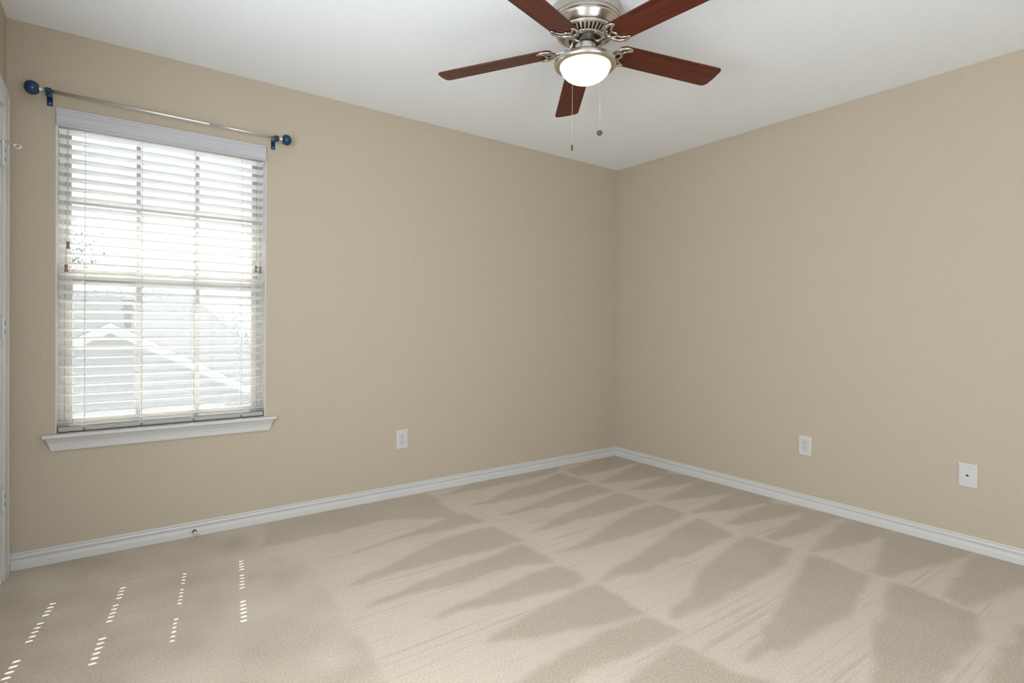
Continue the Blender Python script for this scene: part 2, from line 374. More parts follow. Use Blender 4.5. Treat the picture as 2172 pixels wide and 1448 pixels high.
# carpeted floor -------------------------------------------------------------
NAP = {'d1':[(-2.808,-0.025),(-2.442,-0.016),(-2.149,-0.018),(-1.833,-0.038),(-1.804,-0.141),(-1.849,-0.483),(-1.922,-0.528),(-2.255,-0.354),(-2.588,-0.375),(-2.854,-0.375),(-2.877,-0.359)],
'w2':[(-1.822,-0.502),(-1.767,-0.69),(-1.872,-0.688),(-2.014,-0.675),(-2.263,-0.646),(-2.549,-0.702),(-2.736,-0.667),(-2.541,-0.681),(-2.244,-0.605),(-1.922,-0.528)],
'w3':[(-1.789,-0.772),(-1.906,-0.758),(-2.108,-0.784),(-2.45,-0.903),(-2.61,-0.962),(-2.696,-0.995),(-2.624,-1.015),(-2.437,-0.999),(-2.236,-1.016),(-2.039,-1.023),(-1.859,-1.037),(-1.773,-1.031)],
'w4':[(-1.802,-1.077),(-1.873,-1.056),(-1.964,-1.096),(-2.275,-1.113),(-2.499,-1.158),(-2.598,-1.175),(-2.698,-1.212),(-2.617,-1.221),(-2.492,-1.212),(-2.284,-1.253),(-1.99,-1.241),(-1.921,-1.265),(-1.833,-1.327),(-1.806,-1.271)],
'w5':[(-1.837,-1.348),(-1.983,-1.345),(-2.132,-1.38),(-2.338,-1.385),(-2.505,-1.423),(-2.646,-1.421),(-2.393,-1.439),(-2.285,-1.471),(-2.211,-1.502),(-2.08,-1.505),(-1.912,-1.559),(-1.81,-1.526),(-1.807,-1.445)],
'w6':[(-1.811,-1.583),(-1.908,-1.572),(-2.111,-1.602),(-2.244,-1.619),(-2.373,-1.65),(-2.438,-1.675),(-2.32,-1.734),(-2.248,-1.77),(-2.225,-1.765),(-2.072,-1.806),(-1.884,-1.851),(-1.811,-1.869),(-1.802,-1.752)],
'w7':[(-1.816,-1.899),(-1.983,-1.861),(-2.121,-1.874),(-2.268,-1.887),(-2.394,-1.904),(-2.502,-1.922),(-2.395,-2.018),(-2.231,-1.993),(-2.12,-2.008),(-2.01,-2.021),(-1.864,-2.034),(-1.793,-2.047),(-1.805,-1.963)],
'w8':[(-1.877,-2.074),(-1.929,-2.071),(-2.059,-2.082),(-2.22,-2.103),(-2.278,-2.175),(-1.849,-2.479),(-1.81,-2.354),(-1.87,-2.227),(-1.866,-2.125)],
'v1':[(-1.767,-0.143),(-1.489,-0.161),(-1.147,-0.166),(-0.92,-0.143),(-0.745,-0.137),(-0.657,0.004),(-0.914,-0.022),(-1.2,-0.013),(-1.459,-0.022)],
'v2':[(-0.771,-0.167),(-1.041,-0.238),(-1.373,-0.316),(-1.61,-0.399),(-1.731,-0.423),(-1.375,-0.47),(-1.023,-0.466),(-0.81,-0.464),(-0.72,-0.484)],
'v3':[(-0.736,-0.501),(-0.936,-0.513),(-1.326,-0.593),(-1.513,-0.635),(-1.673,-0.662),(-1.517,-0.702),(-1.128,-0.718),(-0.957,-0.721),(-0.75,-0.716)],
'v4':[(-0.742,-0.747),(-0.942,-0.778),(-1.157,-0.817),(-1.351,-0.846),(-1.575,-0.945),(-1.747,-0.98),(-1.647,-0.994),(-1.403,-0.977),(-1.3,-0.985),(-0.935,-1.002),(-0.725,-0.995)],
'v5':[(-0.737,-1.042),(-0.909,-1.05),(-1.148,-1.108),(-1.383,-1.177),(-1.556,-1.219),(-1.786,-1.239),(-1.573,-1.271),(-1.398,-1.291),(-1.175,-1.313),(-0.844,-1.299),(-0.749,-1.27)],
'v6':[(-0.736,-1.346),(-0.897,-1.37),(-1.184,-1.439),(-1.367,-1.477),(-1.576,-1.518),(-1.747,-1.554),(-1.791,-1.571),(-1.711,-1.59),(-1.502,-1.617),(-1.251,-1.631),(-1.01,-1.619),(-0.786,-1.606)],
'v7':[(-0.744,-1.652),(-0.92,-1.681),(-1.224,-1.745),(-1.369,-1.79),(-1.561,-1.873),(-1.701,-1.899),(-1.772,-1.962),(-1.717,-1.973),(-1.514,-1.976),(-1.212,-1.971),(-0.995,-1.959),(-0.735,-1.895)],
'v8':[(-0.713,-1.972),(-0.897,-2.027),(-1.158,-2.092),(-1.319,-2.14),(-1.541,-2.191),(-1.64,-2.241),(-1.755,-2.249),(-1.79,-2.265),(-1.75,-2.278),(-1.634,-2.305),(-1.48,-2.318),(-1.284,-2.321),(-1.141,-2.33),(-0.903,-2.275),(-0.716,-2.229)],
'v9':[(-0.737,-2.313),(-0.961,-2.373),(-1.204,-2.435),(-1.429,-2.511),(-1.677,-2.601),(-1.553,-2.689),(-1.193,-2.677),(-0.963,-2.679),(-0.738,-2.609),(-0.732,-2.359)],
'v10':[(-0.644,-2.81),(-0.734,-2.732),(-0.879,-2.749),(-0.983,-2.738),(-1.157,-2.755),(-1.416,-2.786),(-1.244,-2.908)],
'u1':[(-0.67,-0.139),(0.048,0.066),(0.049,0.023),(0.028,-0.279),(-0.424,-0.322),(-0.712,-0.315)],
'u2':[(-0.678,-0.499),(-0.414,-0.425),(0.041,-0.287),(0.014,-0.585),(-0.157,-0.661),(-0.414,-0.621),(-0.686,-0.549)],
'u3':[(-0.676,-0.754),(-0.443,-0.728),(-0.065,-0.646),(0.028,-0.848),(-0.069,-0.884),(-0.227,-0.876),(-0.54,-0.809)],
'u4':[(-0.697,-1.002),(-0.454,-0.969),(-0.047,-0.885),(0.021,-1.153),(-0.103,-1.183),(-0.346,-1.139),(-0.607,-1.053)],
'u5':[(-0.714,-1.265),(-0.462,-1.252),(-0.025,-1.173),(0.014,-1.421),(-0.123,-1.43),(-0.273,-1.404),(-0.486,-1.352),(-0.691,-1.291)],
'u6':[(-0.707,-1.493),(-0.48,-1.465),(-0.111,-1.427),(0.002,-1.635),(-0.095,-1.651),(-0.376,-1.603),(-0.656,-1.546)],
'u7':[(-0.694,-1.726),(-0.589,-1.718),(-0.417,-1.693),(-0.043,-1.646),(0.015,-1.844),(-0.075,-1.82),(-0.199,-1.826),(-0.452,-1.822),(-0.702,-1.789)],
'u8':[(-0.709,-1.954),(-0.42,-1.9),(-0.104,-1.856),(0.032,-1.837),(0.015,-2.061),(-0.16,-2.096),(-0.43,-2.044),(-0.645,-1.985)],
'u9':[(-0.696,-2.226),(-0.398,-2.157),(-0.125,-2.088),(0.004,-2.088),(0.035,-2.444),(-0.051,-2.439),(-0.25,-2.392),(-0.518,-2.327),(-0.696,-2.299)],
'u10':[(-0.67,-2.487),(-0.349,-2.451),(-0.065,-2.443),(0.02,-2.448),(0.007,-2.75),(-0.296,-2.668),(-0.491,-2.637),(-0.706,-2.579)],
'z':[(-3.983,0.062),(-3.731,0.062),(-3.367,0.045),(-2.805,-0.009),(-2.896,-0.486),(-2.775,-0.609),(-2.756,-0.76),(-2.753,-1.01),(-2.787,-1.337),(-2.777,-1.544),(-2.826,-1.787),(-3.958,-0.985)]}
def build_floor():
    step = 0.0105
    xs = np.arange(XL, 0.0+step, step); ys = np.arange(YB, 0.0+step, step)
    xs[-1] = 0.0; ys[-1] = 0.0
    X, Y = np.meshgrid(xs, ys)
    rng = np.random.default_rng(3)
    def smooth(a, n):
        for _ in range(n):
            p = np.pad(a, 1, mode='edge')
            a = (p[:-2, 1:-1]+p[2:, 1:-1]+p[1:-1, :-2]+p[1:-1, 2:]+2*p[1:-1, 1:-1])/6
        return a
    def wob(n, s):
        a = smooth(rng.standard_normal(X.shape), n); return a/a.std()*s
    Xp = X + wob(40, 0.009); Yp = Y + wob(25, 0.005)
    nap = np.full(X.shape, 0.98)
    def inside(poly):
        r = np.zeros(X.shape, bool); n = len(poly)
        for i in range(n):
            (x1, y1), (x2, y2) = poly[i], poly[(i+1) % n]
            if y1 == y2: continue
            c = ((y1 > Yp) != (y2 > Yp)) & (Xp < (x2-x1)*(Yp-y1)/(y2-y1)+x1)
            r ^= c
        return r
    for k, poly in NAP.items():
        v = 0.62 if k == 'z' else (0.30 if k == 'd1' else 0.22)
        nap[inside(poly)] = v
    # the unbrushed zone at the far left carries faint scuffs
    zone = inside(NAP['z'])
    sc = smooth(rng.standard_normal(X.shape), 60); sc /= sc.std()
    nap = np.where(zone, np.clip(nap+0.16*sc, 0.1, 0.95), nap)
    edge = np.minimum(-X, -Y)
    nap = nap*np.clip(0.55+edge/0.12, 0, 1)  # darker along the walls: unbrushed pile plus painted corner shade
    nap = smooth(nap, 3)
    ny, nx = X.shape
    verts = np.stack([X.ravel(), Y.ravel(), np.zeros(X.size)], 1)
    i = np.arange(ny-1)[:, None]*nx+np.arange(nx-1)[None, :]
    faces = np.stack([i, i+1, i+nx+1, i+nx], -1).reshape(-1, 4)
    me = bpy.data.meshes.new('floor')
    me.vertices.add(len(verts)); me.vertices.foreach_set('co', verts.ravel())
    me.loops.add(faces.size); me.loops.foreach_set('vertex_index', faces.ravel().astype(np.int32))
    me.polygons.add(len(faces)); me.polygons.foreach_set('loop_start', np.arange(0, faces.size, 4, dtype=np.int32))
    me.update(calc_edges=True)
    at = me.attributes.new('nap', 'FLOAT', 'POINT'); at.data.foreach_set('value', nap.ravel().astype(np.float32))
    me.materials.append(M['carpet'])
    o = bpy.data.objects.new('floor', me); COL.objects.link(o)
    return structure(o)
build_floor()

# baseboards -----------------------------------------------------------------
BP = [(0, 0), (0.0150, 0), (0.0150, 0.029), (0.0140, 0.0320), (0.0085, 0.0345), (0.0060, 0.038), (0.0062, 0.042),
      (0.0115, 0.0520), (0.0122, 0.0565), (0.0110, 0.0615), (0.0085, 0.0634), (0.0038, 0.0642), (0.0038, 0.0664), (0.0072, 0.0685), (0.0066, 0.0728), (0.004, 0.0745), (0, 0.0745)]
def baseboard(name, axis, a0, a1, wall, sgn, mitre0=0, mitre1=0):
    """profile swept along axis; sgn is the direction away from the wall; mitres follow the profile depth"""
    bm = bmesh.new()
    def ring(a, mt):
        out = []
        for d, z in BP:
            p = (a + mt*d, wall+sgn*d, z) if axis == 'X' else (wall+sgn*d, a + mt*d, z)
            out.append(bm.verts.new(p))
        return out
    A, B = ring(a0, mitre0), ring(a1, mitre1)
    n = len(BP)
    for k in range(n): bm.faces.new((A[k], A[(k+1) % n], B[(k+1) % n], B[k]))
    bm.faces.new(A); bm.faces.new(B)
    return structure(link_mesh(name, bm, M['trim']))
baseboard('baseboard_front', 'X', XL+0.001, 0.0, 0.0, -1, 1, -1)
baseboard('baseboard_right', 'Y', YB, 0.0, 0.0, -1, 1, -1)
baseboard('baseboard_back', 'X', XL, 0.0, YB, 1, 1, -1)
baseboard('baseboard_left', 'Y', YB, DY0-0.075, XL, 1, 1, 0)

# left door: casing, slab, hinges, hinge-pin stop ------------------------------
door = structure(thing('door_1', 'white painted door and casing at the left edge of the room', 'door', (XL, -0.1, 0)))
def dpart(name, bm, mt, parent=None, smooth=False):
    o = link_mesh(name, bm, mt, parent or door, smooth)
    return o
def shift(bm, v):
    bmesh.ops.translate(bm, verts=bm.verts[:], vec=v)
bm = bmesh.new()
cas = [(0, 0), (0.0145, 0.0), (0.0165, 0.004), (0.0165, 0.018), (0.013, 0.026), (0.0115, 0.070), (0.008, 0.082), (0, 0.082)]
def casing_piece(bm, pts, horizontal):
    pass
yo, yi, zo = -0.035, -0.130, 2.096          # outer edge, inner edge, head top
prism(bm, [(XL+d, yo-(u)) for d, u in cas], 0, 'Z', 0.0, zo-0.0)
prism(bm, [(XL+d, DY0-0.063+u) for d, u in cas], 0, 'Z', 0.0, zo)
prism(bm, [(XL+d*1.02, zo+0.0008-u) for d, u in cas], 0, 'Y', DY0-0.0635, yo+0.0006)
box(bm, XL-0.13, XL+0.001, DY1-0.018, DY1-0.001, 0, DZ-0.001)
shift(bm, (-XL, 0.1, 0)); dpart('casing', bm, M['trim'])
bm = bmesh.new(); box(bm, XL-0.037, XL-0.002, DY0+0.0005, DY1-0.0185, 0.0, DZ-0.0012)
shift(bm, (-XL, 0.1, 0)); slab = dpart('door_slab', bm, M['door'])
for hz in (1.804, 1.082, 0.354):
    bm = bmesh.new()
    lathe(bm, [(0.0065, -0.046), (0.0065, 0.046)], 12, (XL+0.0085, DY1-0.021, hz))
    box(bm, XL-0.001, XL+0.0125, DY1-0.02, DY1-0.0195+0.012, hz-0.045, hz+0.045)
    box(bm, XL-0.001, XL+0.003, DY1-0.055, DY1-0.02, hz-0.045, hz+0.045)
    shift(bm, (-XL, 0.1, 0)); hinge = dpart('hinge', bm, M['door'], None, False)
    bm = bmesh.new()
    for dz in (-0.018, 0.018):
        box(bm, XL+0.008, XL+0.0156, DY1-0.024, DY1-0.0185, hz+dz-0.009, hz+dz+0.009)
    shift(bm, (-XL, 0.1, 0)); dpart('hinge_gap', bm, M['bronze'], hinge)
    if hz > 1.5:
        bm = bmesh.new()
        tube(bm, [(XL+0.0085, DY1-0.022, 1.860), (XL+0.022, DY1-0.028, 1.858), (XL+0.042, DY1-0.030, 1.852)], 0.0035, 8)
        cx, cz = XL+0.053, 1.846
        tube(bm, [(cx+0.011*math.cos(t), DY1-0.030, cz+0.0085*math.sin(t)) for t in np.linspace(0, 2*math.pi, 15)[:-1]], 0.003, 8, up=Vector((0, 1, 0)), closed=True)
        lathe(bm, [(0.005, 1.848), (0.007, 1.852), (0.007, 1.862), (0.003, 1.866)], 12, (XL+0.0085, DY1-0.021))
        shift(bm, (-XL, 0.1, 0)); p = dpart('hinge_pin_stop', bm, M['silver']); p['label'] = 'small metal hinge pin stop with a loop end'

# window ---------------------------------------------------------------------
win = structure(thing('window_1', 'white double hung window with gridded panes behind the blind', 'window', ((WX0+WX1)/2, 0.1, WZ0)))
WO = Vector(((WX0+WX1)/2, 0.1, WZ0))
def wpart(name, bm, mt, parent=None):
    shift(bm, -WO); return link_mesh(name, bm, mt, parent or win)
# drywall returns are the wall itself; vinyl frame sits at y 0.085..0.14
bm = bmesh.new()
for a, b, c, d in ((WX0, WX0+0.026, WZ0, WZ1), (WX1-0.026, WX1, WZ0, WZ1), (WX0+0.026, WX1-0.026, WZ1-0.03, WZ1), (WX0+0.026, WX1-0.026, WZ0, WZ0+0.02)):
    box(bm, a, b, 0.082, 0.139, c, d)
wpart('window_frame', bm, M['vinyl'])
MEET0, MEET1 = 1.292, 1.362
def sash(y0, y1, z0, z1, x0, x1, side, top, bot, label):
    bm = bmesh.new()
    box(bm, x0, x0+side, y0, y1, z0, z1, 0.003); box(bm, x1-side, x1, y0, y1, z0, z1, 0.003)
    box(bm, x0+side, x1-side, y0, y1, z1-top, z1, 0.003); box(bm, x0+side, x1-side, y0, y1, z0, z0+bot, 0.003)
    s = wpart('sash', bm, M['vinyl']); s['label'] = label
    ym = (y0+y1)/2
    bm = bmesh.new()
    for mx in (-3.381, -3.120): box(bm, mx-0.0095, mx+0.0095, ym-0.006, ym+0.006, z0+bot, z1-top)
    zm = (z0+bot+z1-top)/2
    box(bm, x0+side, x1-side, ym-0.0052, ym+0.0052, zm-0.010, zm+0.010)
    wpart('muntin', bm, M['vinyl'], s)
    bm = bmesh.new(); box(bm, x0+side-0.004, x1-side+0.004, ym-0.002, ym+0.002, z0+bot-0.004, z1-top+0.004)
    wpart('pane', bm, M['glass'], s)
    return s
sash(0.113, 0.136, MEET0, WZ1-0.03, WX0+0.026, WX1-0.026, 0.026, 0.03, 0.05, 'upper fixed sash with six lights')
sash(0.088, 0.111, WZ0+0.02, MEET1, WX0+0.026, WX1-0.026, 0.032, 0.05, 0.035, 'lower sliding sash with six lights')
bm = bmesh.new(); box(bm, WX0+0.03, WX1-0.03, 0.1375, 0.1385, WZ0+0.03, MEET0+0.01); wpart('insect_screen', bm, M['screen'])
bm = bmesh.new()
for a, b in ((WX0, WX0+0.004), (WX1-0.004, WX1)): box(bm, a, b, 0.0005, 0.082, WZ0+0.001, WZ1-0.001)
wpart('return_whitener', bm, M['trim'])  # white strips added over the drywall returns so they look brightly lit
# sill (stool) and apron
bm = bmesh.new()
prism(bm, [(-0.034, 0.5725), (-0.040, 0.577), (-0.0405, 0.584), (-0.037, 0.590), (0.0, 0.5905), (0.0, 0.5725)], 0, 'X', -3.7425, -2.7485)
box(bm, WX0+0.0005, WX1-0.0005, 0.0, 0.083, 0.5725, 0.5903)
wpart('window_sill', bm, M['trim'])
bm = bmesh.new()
ap = [(0.0, 0.513), (-0.010, 0.513), (-0.012, 0.520), (-0.013, 0.535), (-0.017, 0.550), (-0.026, 0.565), (-0.030, 0.5724), (0.0, 0.5724)]
A, B = [], []
for y, z in ap:
    k = max(0, min(1, (z-0.513)/0.0594)); e = 0.020*k
    A.append(bm.verts.new((-3.712-e, y, z))); B.append(bm.verts.new((-2.779+e, y, z)))
for k in range(len(ap)): bm.faces.new((A[k], A[(k+1) % len(ap)], B[(k+1) % len(ap)], B[k]))
bm.faces.new(A); bm.faces.new(B)
wpart('window_apron', bm, M['trim'])

# unseen rear and side windows, added to house the fill lamps
rw = structure(thing('added_window_2', 'unseen wide window added behind the camera to light the room', 'window', ((BX0+BX1)/2, YB-0.1, BZ0)))
RO = Vector(((BX0+BX1)/2, YB-0.1, BZ0))
bm = bmesh.new()
for a, b, c, d in ((BX0, BX0+0.04, BZ0, BZ1), (BX1-0.04, BX1, BZ0, BZ1), (BX0+0.04, BX1-0.04, BZ1-0.04, BZ1), (BX0+0.04, BX1-0.04, BZ0, BZ0+0.04), ((BX0+BX1)/2-0.025, (BX0+BX1)/2+0.025, BZ0+0.04, BZ1-0.04)):
    box(bm, a, b, YB-0.11, YB-0.06, c, d)
shift(bm, -RO); link_mesh('window_frame', bm, M['trim'], rw)
for a, b in ((BX0+0.04, (BX0+BX1)/2-0.025), ((BX0+BX1)/2+0.025, BX1-0.04)):
    bm = bmesh.new(); box(bm, a, b, YB-0.087, YB-0.083, BZ0+0.04, BZ1-0.04); shift(bm, -RO); link_mesh('pane', bm, M['glass'], rw)
sw = structure(thing('added_window_3', 'unseen window added in the left wall to light the room', 'window', (XL-0.1, (LY0+LY1)/2, LZ0)))
SO = Vector((XL-0.1, (LY0+LY1)/2, LZ0))
bm = bmesh.new()
for a, b, c, d in ((LY0, LY0+0.04, LZ0, LZ1), (LY1-0.04, LY1, LZ0, LZ1), (LY0+0.04, LY1-0.04, LZ1-0.04, LZ1), (LY0+0.04, LY1-0.04, LZ0, LZ0+0.04)):
    box(bm, XL-0.11, XL-0.06, a, b, c, d)
shift(bm, -SO); link_mesh('window_frame', bm, M['trim'], sw)
bm = bmesh.new(); box(bm, XL-0.087, XL-0.083, LY0+0.04, LY1-0.04, LZ0+0.04, LZ1-0.04); shift(bm, -SO); link_mesh('pane', bm, M['glass'], sw)

# ---------------------------------------------------------------- venetian blind
BO = Vector(((WX0+WX1)/2, 0.035, WZ0))
blind = thing('window_blind', 'white faux wood horizontal blind with open slats hanging in the window', 'blind', BO)
def bpart(name, bm, mt, parent=None, smooth=False, off=None):
    shift(bm, -(BO if off is None else off)); return link_mesh(name, bm, mt, parent or blind, smooth)
bm = bmesh.new(); box(bm, WX0+0.0015, WX1-0.0015, -0.012, 0.0, 2.004, 2.0865, 0.003)
prism(bm, [(-0.0125, 2.0065), (-0.0125, 2.017), (-0.0155, 2.014), (-0.0155, 2.008)], 0, 'X', WX0+0.002, WX1-0.002)
prism(bm, [(-0.0115, 2.072), (-0.0115, 2.0855), (-0.015, 2.0855), (-0.015, 2.076)], 0, 'X', WX0+0.002, WX1-0.002)
bpart('valance', bm, M['valance'])
bm = bmesh.new(); box(bm, WX0+0.004, WX1-0.004, 0.008, 0.062, 2.036, 2.0865, 0.002); bpart('headrail', bm, M['slat'])
LAD = (-3.593, -3.369, -3.1445, -2.921)
SX0, SX1 = WX0+0.009, WX1-0.009
TILT = math.radians(-15.5)
def slat_mesh():
    """one slat 50 mm wide, slightly crowned, with an oblong cord hole at each ladder"""
    bm = bmesh.new(); hw, hl, hc = 0.0050, 0.0085, 0.0; th = 0.0029
    xs = [SX0, SX0+0.002]
    for lx in LAD: xs += [lx-hl, lx-hl*0.55, lx, lx+hl*0.55, lx+hl]
    xs += [SX1-0.002, SX1]; xs = sorted(xs)
    ys = [-0.024, -0.0233, -0.018, -0.011, hc-hw, hc, hc+hw, 0.011, 0.018, 0.0233, 0.024]
    def zc(y): return 0.0018*(1-(y/0.024)**2)
    def t_at(y): return th if abs(y) < 0.0236 else th*0.45
    V = {}
    def g(i, j, s):
        if (i, j, s) not in V:
            V[(i, j, s)] = bm.verts.new((xs[i]-BO.x, ys[j], zc(ys[j])+s*t_at(ys[j])/2))
        return V[(i, j, s)]
    def solid(i, j):
        if i < 0 or j < 0 or i >= len(xs)-1 or j >= len(ys)-1: return False
        cx, cy = (xs[i]+xs[i+1])/2, (ys[j]+ys[j+1])/2
        return not (abs(cy-hc) < hw and any(abs(cx-l) < hl for l in LAD))
    for i in range(len(xs)-1):
        for j in range(len(ys)-1):
            if not solid(i, j): continue
            for s in (-1, 1): bm.faces.new([g(i, j, s), g(i+1, j, s), g(i+1, j+1, s), g(i, j+1, s)])
            for (di, dj, p, q) in ((-1, 0, (i, j), (i, j+1)), (1, 0, (i+1, j), (i+1, j+1)), (0, -1, (i, j), (i+1, j)), (0, 1, (i, j+1), (i+1, j+1))):
                if not solid(i+di, j+dj): bm.faces.new([g(*p, -1), g(*q, -1), g(*q, 1), g(*p, 1)])
    return bm
PITCH, ZF0, NS = 0.04385, 0.640, 32
proto = None
for k in range(NS):
    zc_ = ZF0 - 0.0075 + k*PITCH
    if proto is None:
        proto = link_mesh('slat', slat_mesh(), M['slat'], blind); o = proto
    else:
        o = proto.copy(); COL.objects.link(o); o.parent = blind
    o.location = (0, 0, zc_-BO.z)
    o.rotation_euler = (TILT + random.uniform(-0.005, 0.005), random.uniform(-0.0006, 0.0006), 0)
bm = bmesh.new(); box(bm, SX0, SX1, 0.008, 0.060, 0.5955, 0.6165, 0.003)
br = bpart('bottom_rail', bm, M['rail'])
for lx in LAD:
    bm = bmesh.new(); lathe(bm, [(0.0, -0.0008), (0.006, -0.0006), (0.007, 0.0), (0.007, 0.003)], 12, (lx, 0.0075, 0.602), axis='Y')
    bpart('cord_button', bm, M['brown'], br)
for lx in LAD:
    bm = bmesh.new()
    for yy in (0.0085, 0.0615):
        tube(bm, [(lx, yy, 0.612), (lx, yy, 2.04)], 0.0008, 6, up=Vector((0, 1, 0)))
    for k in range(NS):
        z = ZF0-0.0075+k*PITCH
        tube(bm, [(lx+0.004, 0.0085, z+0.0072-0.003), (lx+0.004, 0.0615, z-0.0072-0.003)], 0.0004, 5)
    bpart('ladder_cord', bm, M['cord'])
def tassel_cord(x, ztop, zend, lean=0.0):
    bm = bmesh.new()
    pts = [(x, -0.004, ztop), (x+lean*0.3, -0.006, (ztop+zend)/2), (x+lean, -0.006, zend+0.030)]
    tube(bm, pts, 0.0011, 6, up=Vector((0, 1, 0)))
    c = bpart('pull_cord', bm, M['cord'])
    bm = bmesh.new()
    lathe(bm, [(0.0035, 0.034), (0.0068, 0.032), (0.0068, 0.027), (0.0050, 0.021), (0.0056, 0.012), (0.0082, 0.003), (0.0072, 0.0), (0.003, 0.0)], 14, (x+lean, -0.006, zend))
    bpart('tassel', bm, M['brown'], c, True)
tassel_cord(-3.653, 2.02, 1.445); tassel_cord(-3.6565, 2.02, 1.338, -0.003)
tassel_cord(-2.846, 2.02, 1.386, -0.006); tassel_cord(-2.838, 2.02, 1.384, 0.007)
bm = bmesh.new()
tube(bm, [(-2.826, 0.064, 2.03), (-2.826, 0.066, 1.4), (-2.827, 0.066, 0.86)], 0.0011, 6, up=Vector((0, 1, 0)))
tube(bm, [(-2.827+0.012*math.sin(t)*(1-t/14), 0.066, 0.86-0.004*t) for t in np.linspace(0, 12, 30)], 0.0012, 6, up=Vector((0, 1, 0)))
bpart('tilt_cord', bm, M['cord'])

# ---------------------------------------------------------------- curtain rod
RY = -0.075
RL, RR = Vector((-3.735, RY, 2.1325)), Vector((-2.752, RY, 2.1215))
rod = thing('curtain_rod', 'thin silver curtain rod with round navy blue finials mounted above the window', 'curtain rod', ((RL.x+RR.x)/2, 0, 2.127))
RO2 = Vector(rod.location)
def rpart(name, bm, mt, parent=None, smooth=False):
    shift(bm, -RO2); return link_mesh(name, bm, mt, parent or rod, smooth)
def on_rod(x): return RL.lerp(RR, (x-RL.x)/(RR.x-RL.x))
bm = bmesh.new(); XJ = -3.085
tube(bm, [on_rod(RL.x-0.001), on_rod(XJ-0.004), on_rod(XJ)], [0.0085, 0.0085, 0.0078], 16); tube(bm, [on_rod(XJ-0.01), on_rod(RR.x+0.001)], 0.0066, 16)
rpart('rod', bm, M['silver'], None, True)
for side, x0, fx, rad in ((-1, RL.x, -3.7735, 0.0305), (1, RR.x, -2.7125, 0.0290)):
    p = on_rod(x0)
    bm = bmesh.new(); sphere(bm, (fx, RY, p.z), rad, 32, 20, (0.92, 1.0, 1.0))
    fin = rpart('finial', bm, M['blue'], None, True)
    bm = bmesh.new(); a, b = (x0+side*0.0005, fx-side*rad*0.80)
    prof = [(0.0105, a), (0.0135, a+side*0.002), (0.0105, a+side*0.0045), (0.0095, a+side*0.006), (0.0130, a+side*0.0085), (0.0135, b), (0.010, b+side*0.002)]
    lathe(bm, prof, 24, (0, RY, p.z), axis='X'); rpart('collar', bm, M['silver'], fin, True)
for bx, z0 in ((-3.7185, 2.1318), (-2.7665, 2.1212)):
    bm = bmesh.new()
    box(bm, bx-0.0105, bx+0.0105, -0.004, -0.0002, z0-0.044, z0+0.010, 0.0012)      # wall plate
    path = [(-0.003, z0+0.006), (-0.020, z0-0.006), (-0.045, z0-0.014), (RY+0.014, z0-0.014)]
    for k in range(10):
        t = -math.pi*0.35 - k*math.pi*1.25/9
        path.append((RY+0.0128*math.cos(t), z0+0.0128*math.sin(t)))
    L2, R2 = [], []
    for i, (y, z) in enumerate(path):
        y0_, z0_ = path[max(i-1, 0)]; y1_, z1_ = path[min(i+1, len(path)-1)]
        tn = Vector((y1_-y0_, z1_-z0_)).normalized(); nn = Vector((-tn.y, tn.x))*0.0014
        L2.append((y+nn.x, z+nn.y)); R2.append((y-nn.x, z-nn.y))
    for i in range(len(path)-1):
        prism(bm, [L2[i], L2[i+1], R2[i+1], R2[i]], 0, 'X', bx-0.0105, bx+0.0105)
    sphere(bm, (bx, RY, z0-0.015), 0.005, 10, 6, (1, 1, 1.2))
    brk = rpart('bracket', bm, M['blue'])
    bm = bmesh.new(); sphere(bm, (bx, -0.0042, z0-0.034), 0.0034, 10, 6, (1, 0.5, 1)); rpart('screw', bm, M['silver'], brk, True)

# ---------------------------------------------------------------- wall plates
def plate_base(w, h, name, label, cat, loc, rotz, group=None):
    t = thing(name, label, cat, loc, group, (0, 0, rotz))
    bm = bmesh.new()
    A = [bm.verts.new((x*w/2, 0, z*h/2)) for x, z in ((-1, -1), (1, -1), (1, 1), (-1, 1))]
    B = [bm.verts.new((x*(w/2-0.0005), -0.003, z*(h/2-0.0005))) for x, z in ((-1, -1), (1, -1), (1, 1), (-1, 1))]
    Cc = [bm.verts.new((x*(w/2-0.006), -0.0062, z*(h/2-0.006))) for x, z in ((-1, -1), (1, -1), (1, 1), (-1, 1))]
    for P, Q in ((A, B), (B, Cc)):
        for k in range(4): bm.faces.new((P[k], P[(k+1) % 4], Q[(k+1) % 4], Q[k]))
    bm.faces.new(A); bm.faces.new(Cc)
    link_mesh('cover_plate', bm, M['plate'], t)
    return t
def screw_head(t, x, z, r=0.0032):
    bm = bmesh.new(); lathe(bm, [(r, -0.0058), (r*0.9, -0.0070), (0.0, -0.0074)], 14, (x, 0, z), axis='Y')
    s = link_mesh('screw', bm, M['plate'], t)
    bm = bmesh.new(); c, sn = math.cos(0.9), math.sin(0.9)
    box(bm, -r*0.8, r*0.8, -0.00765, -0.0069, -0.0005, 0.0005)
    for v in bm.verts: v.co = Vector((v.co.x*c-v.co.z*sn+x, v.co.y, v.co.x*sn+v.co.z*c+z))
    link_mesh('screw_slot', bm, M['bronze'], s)
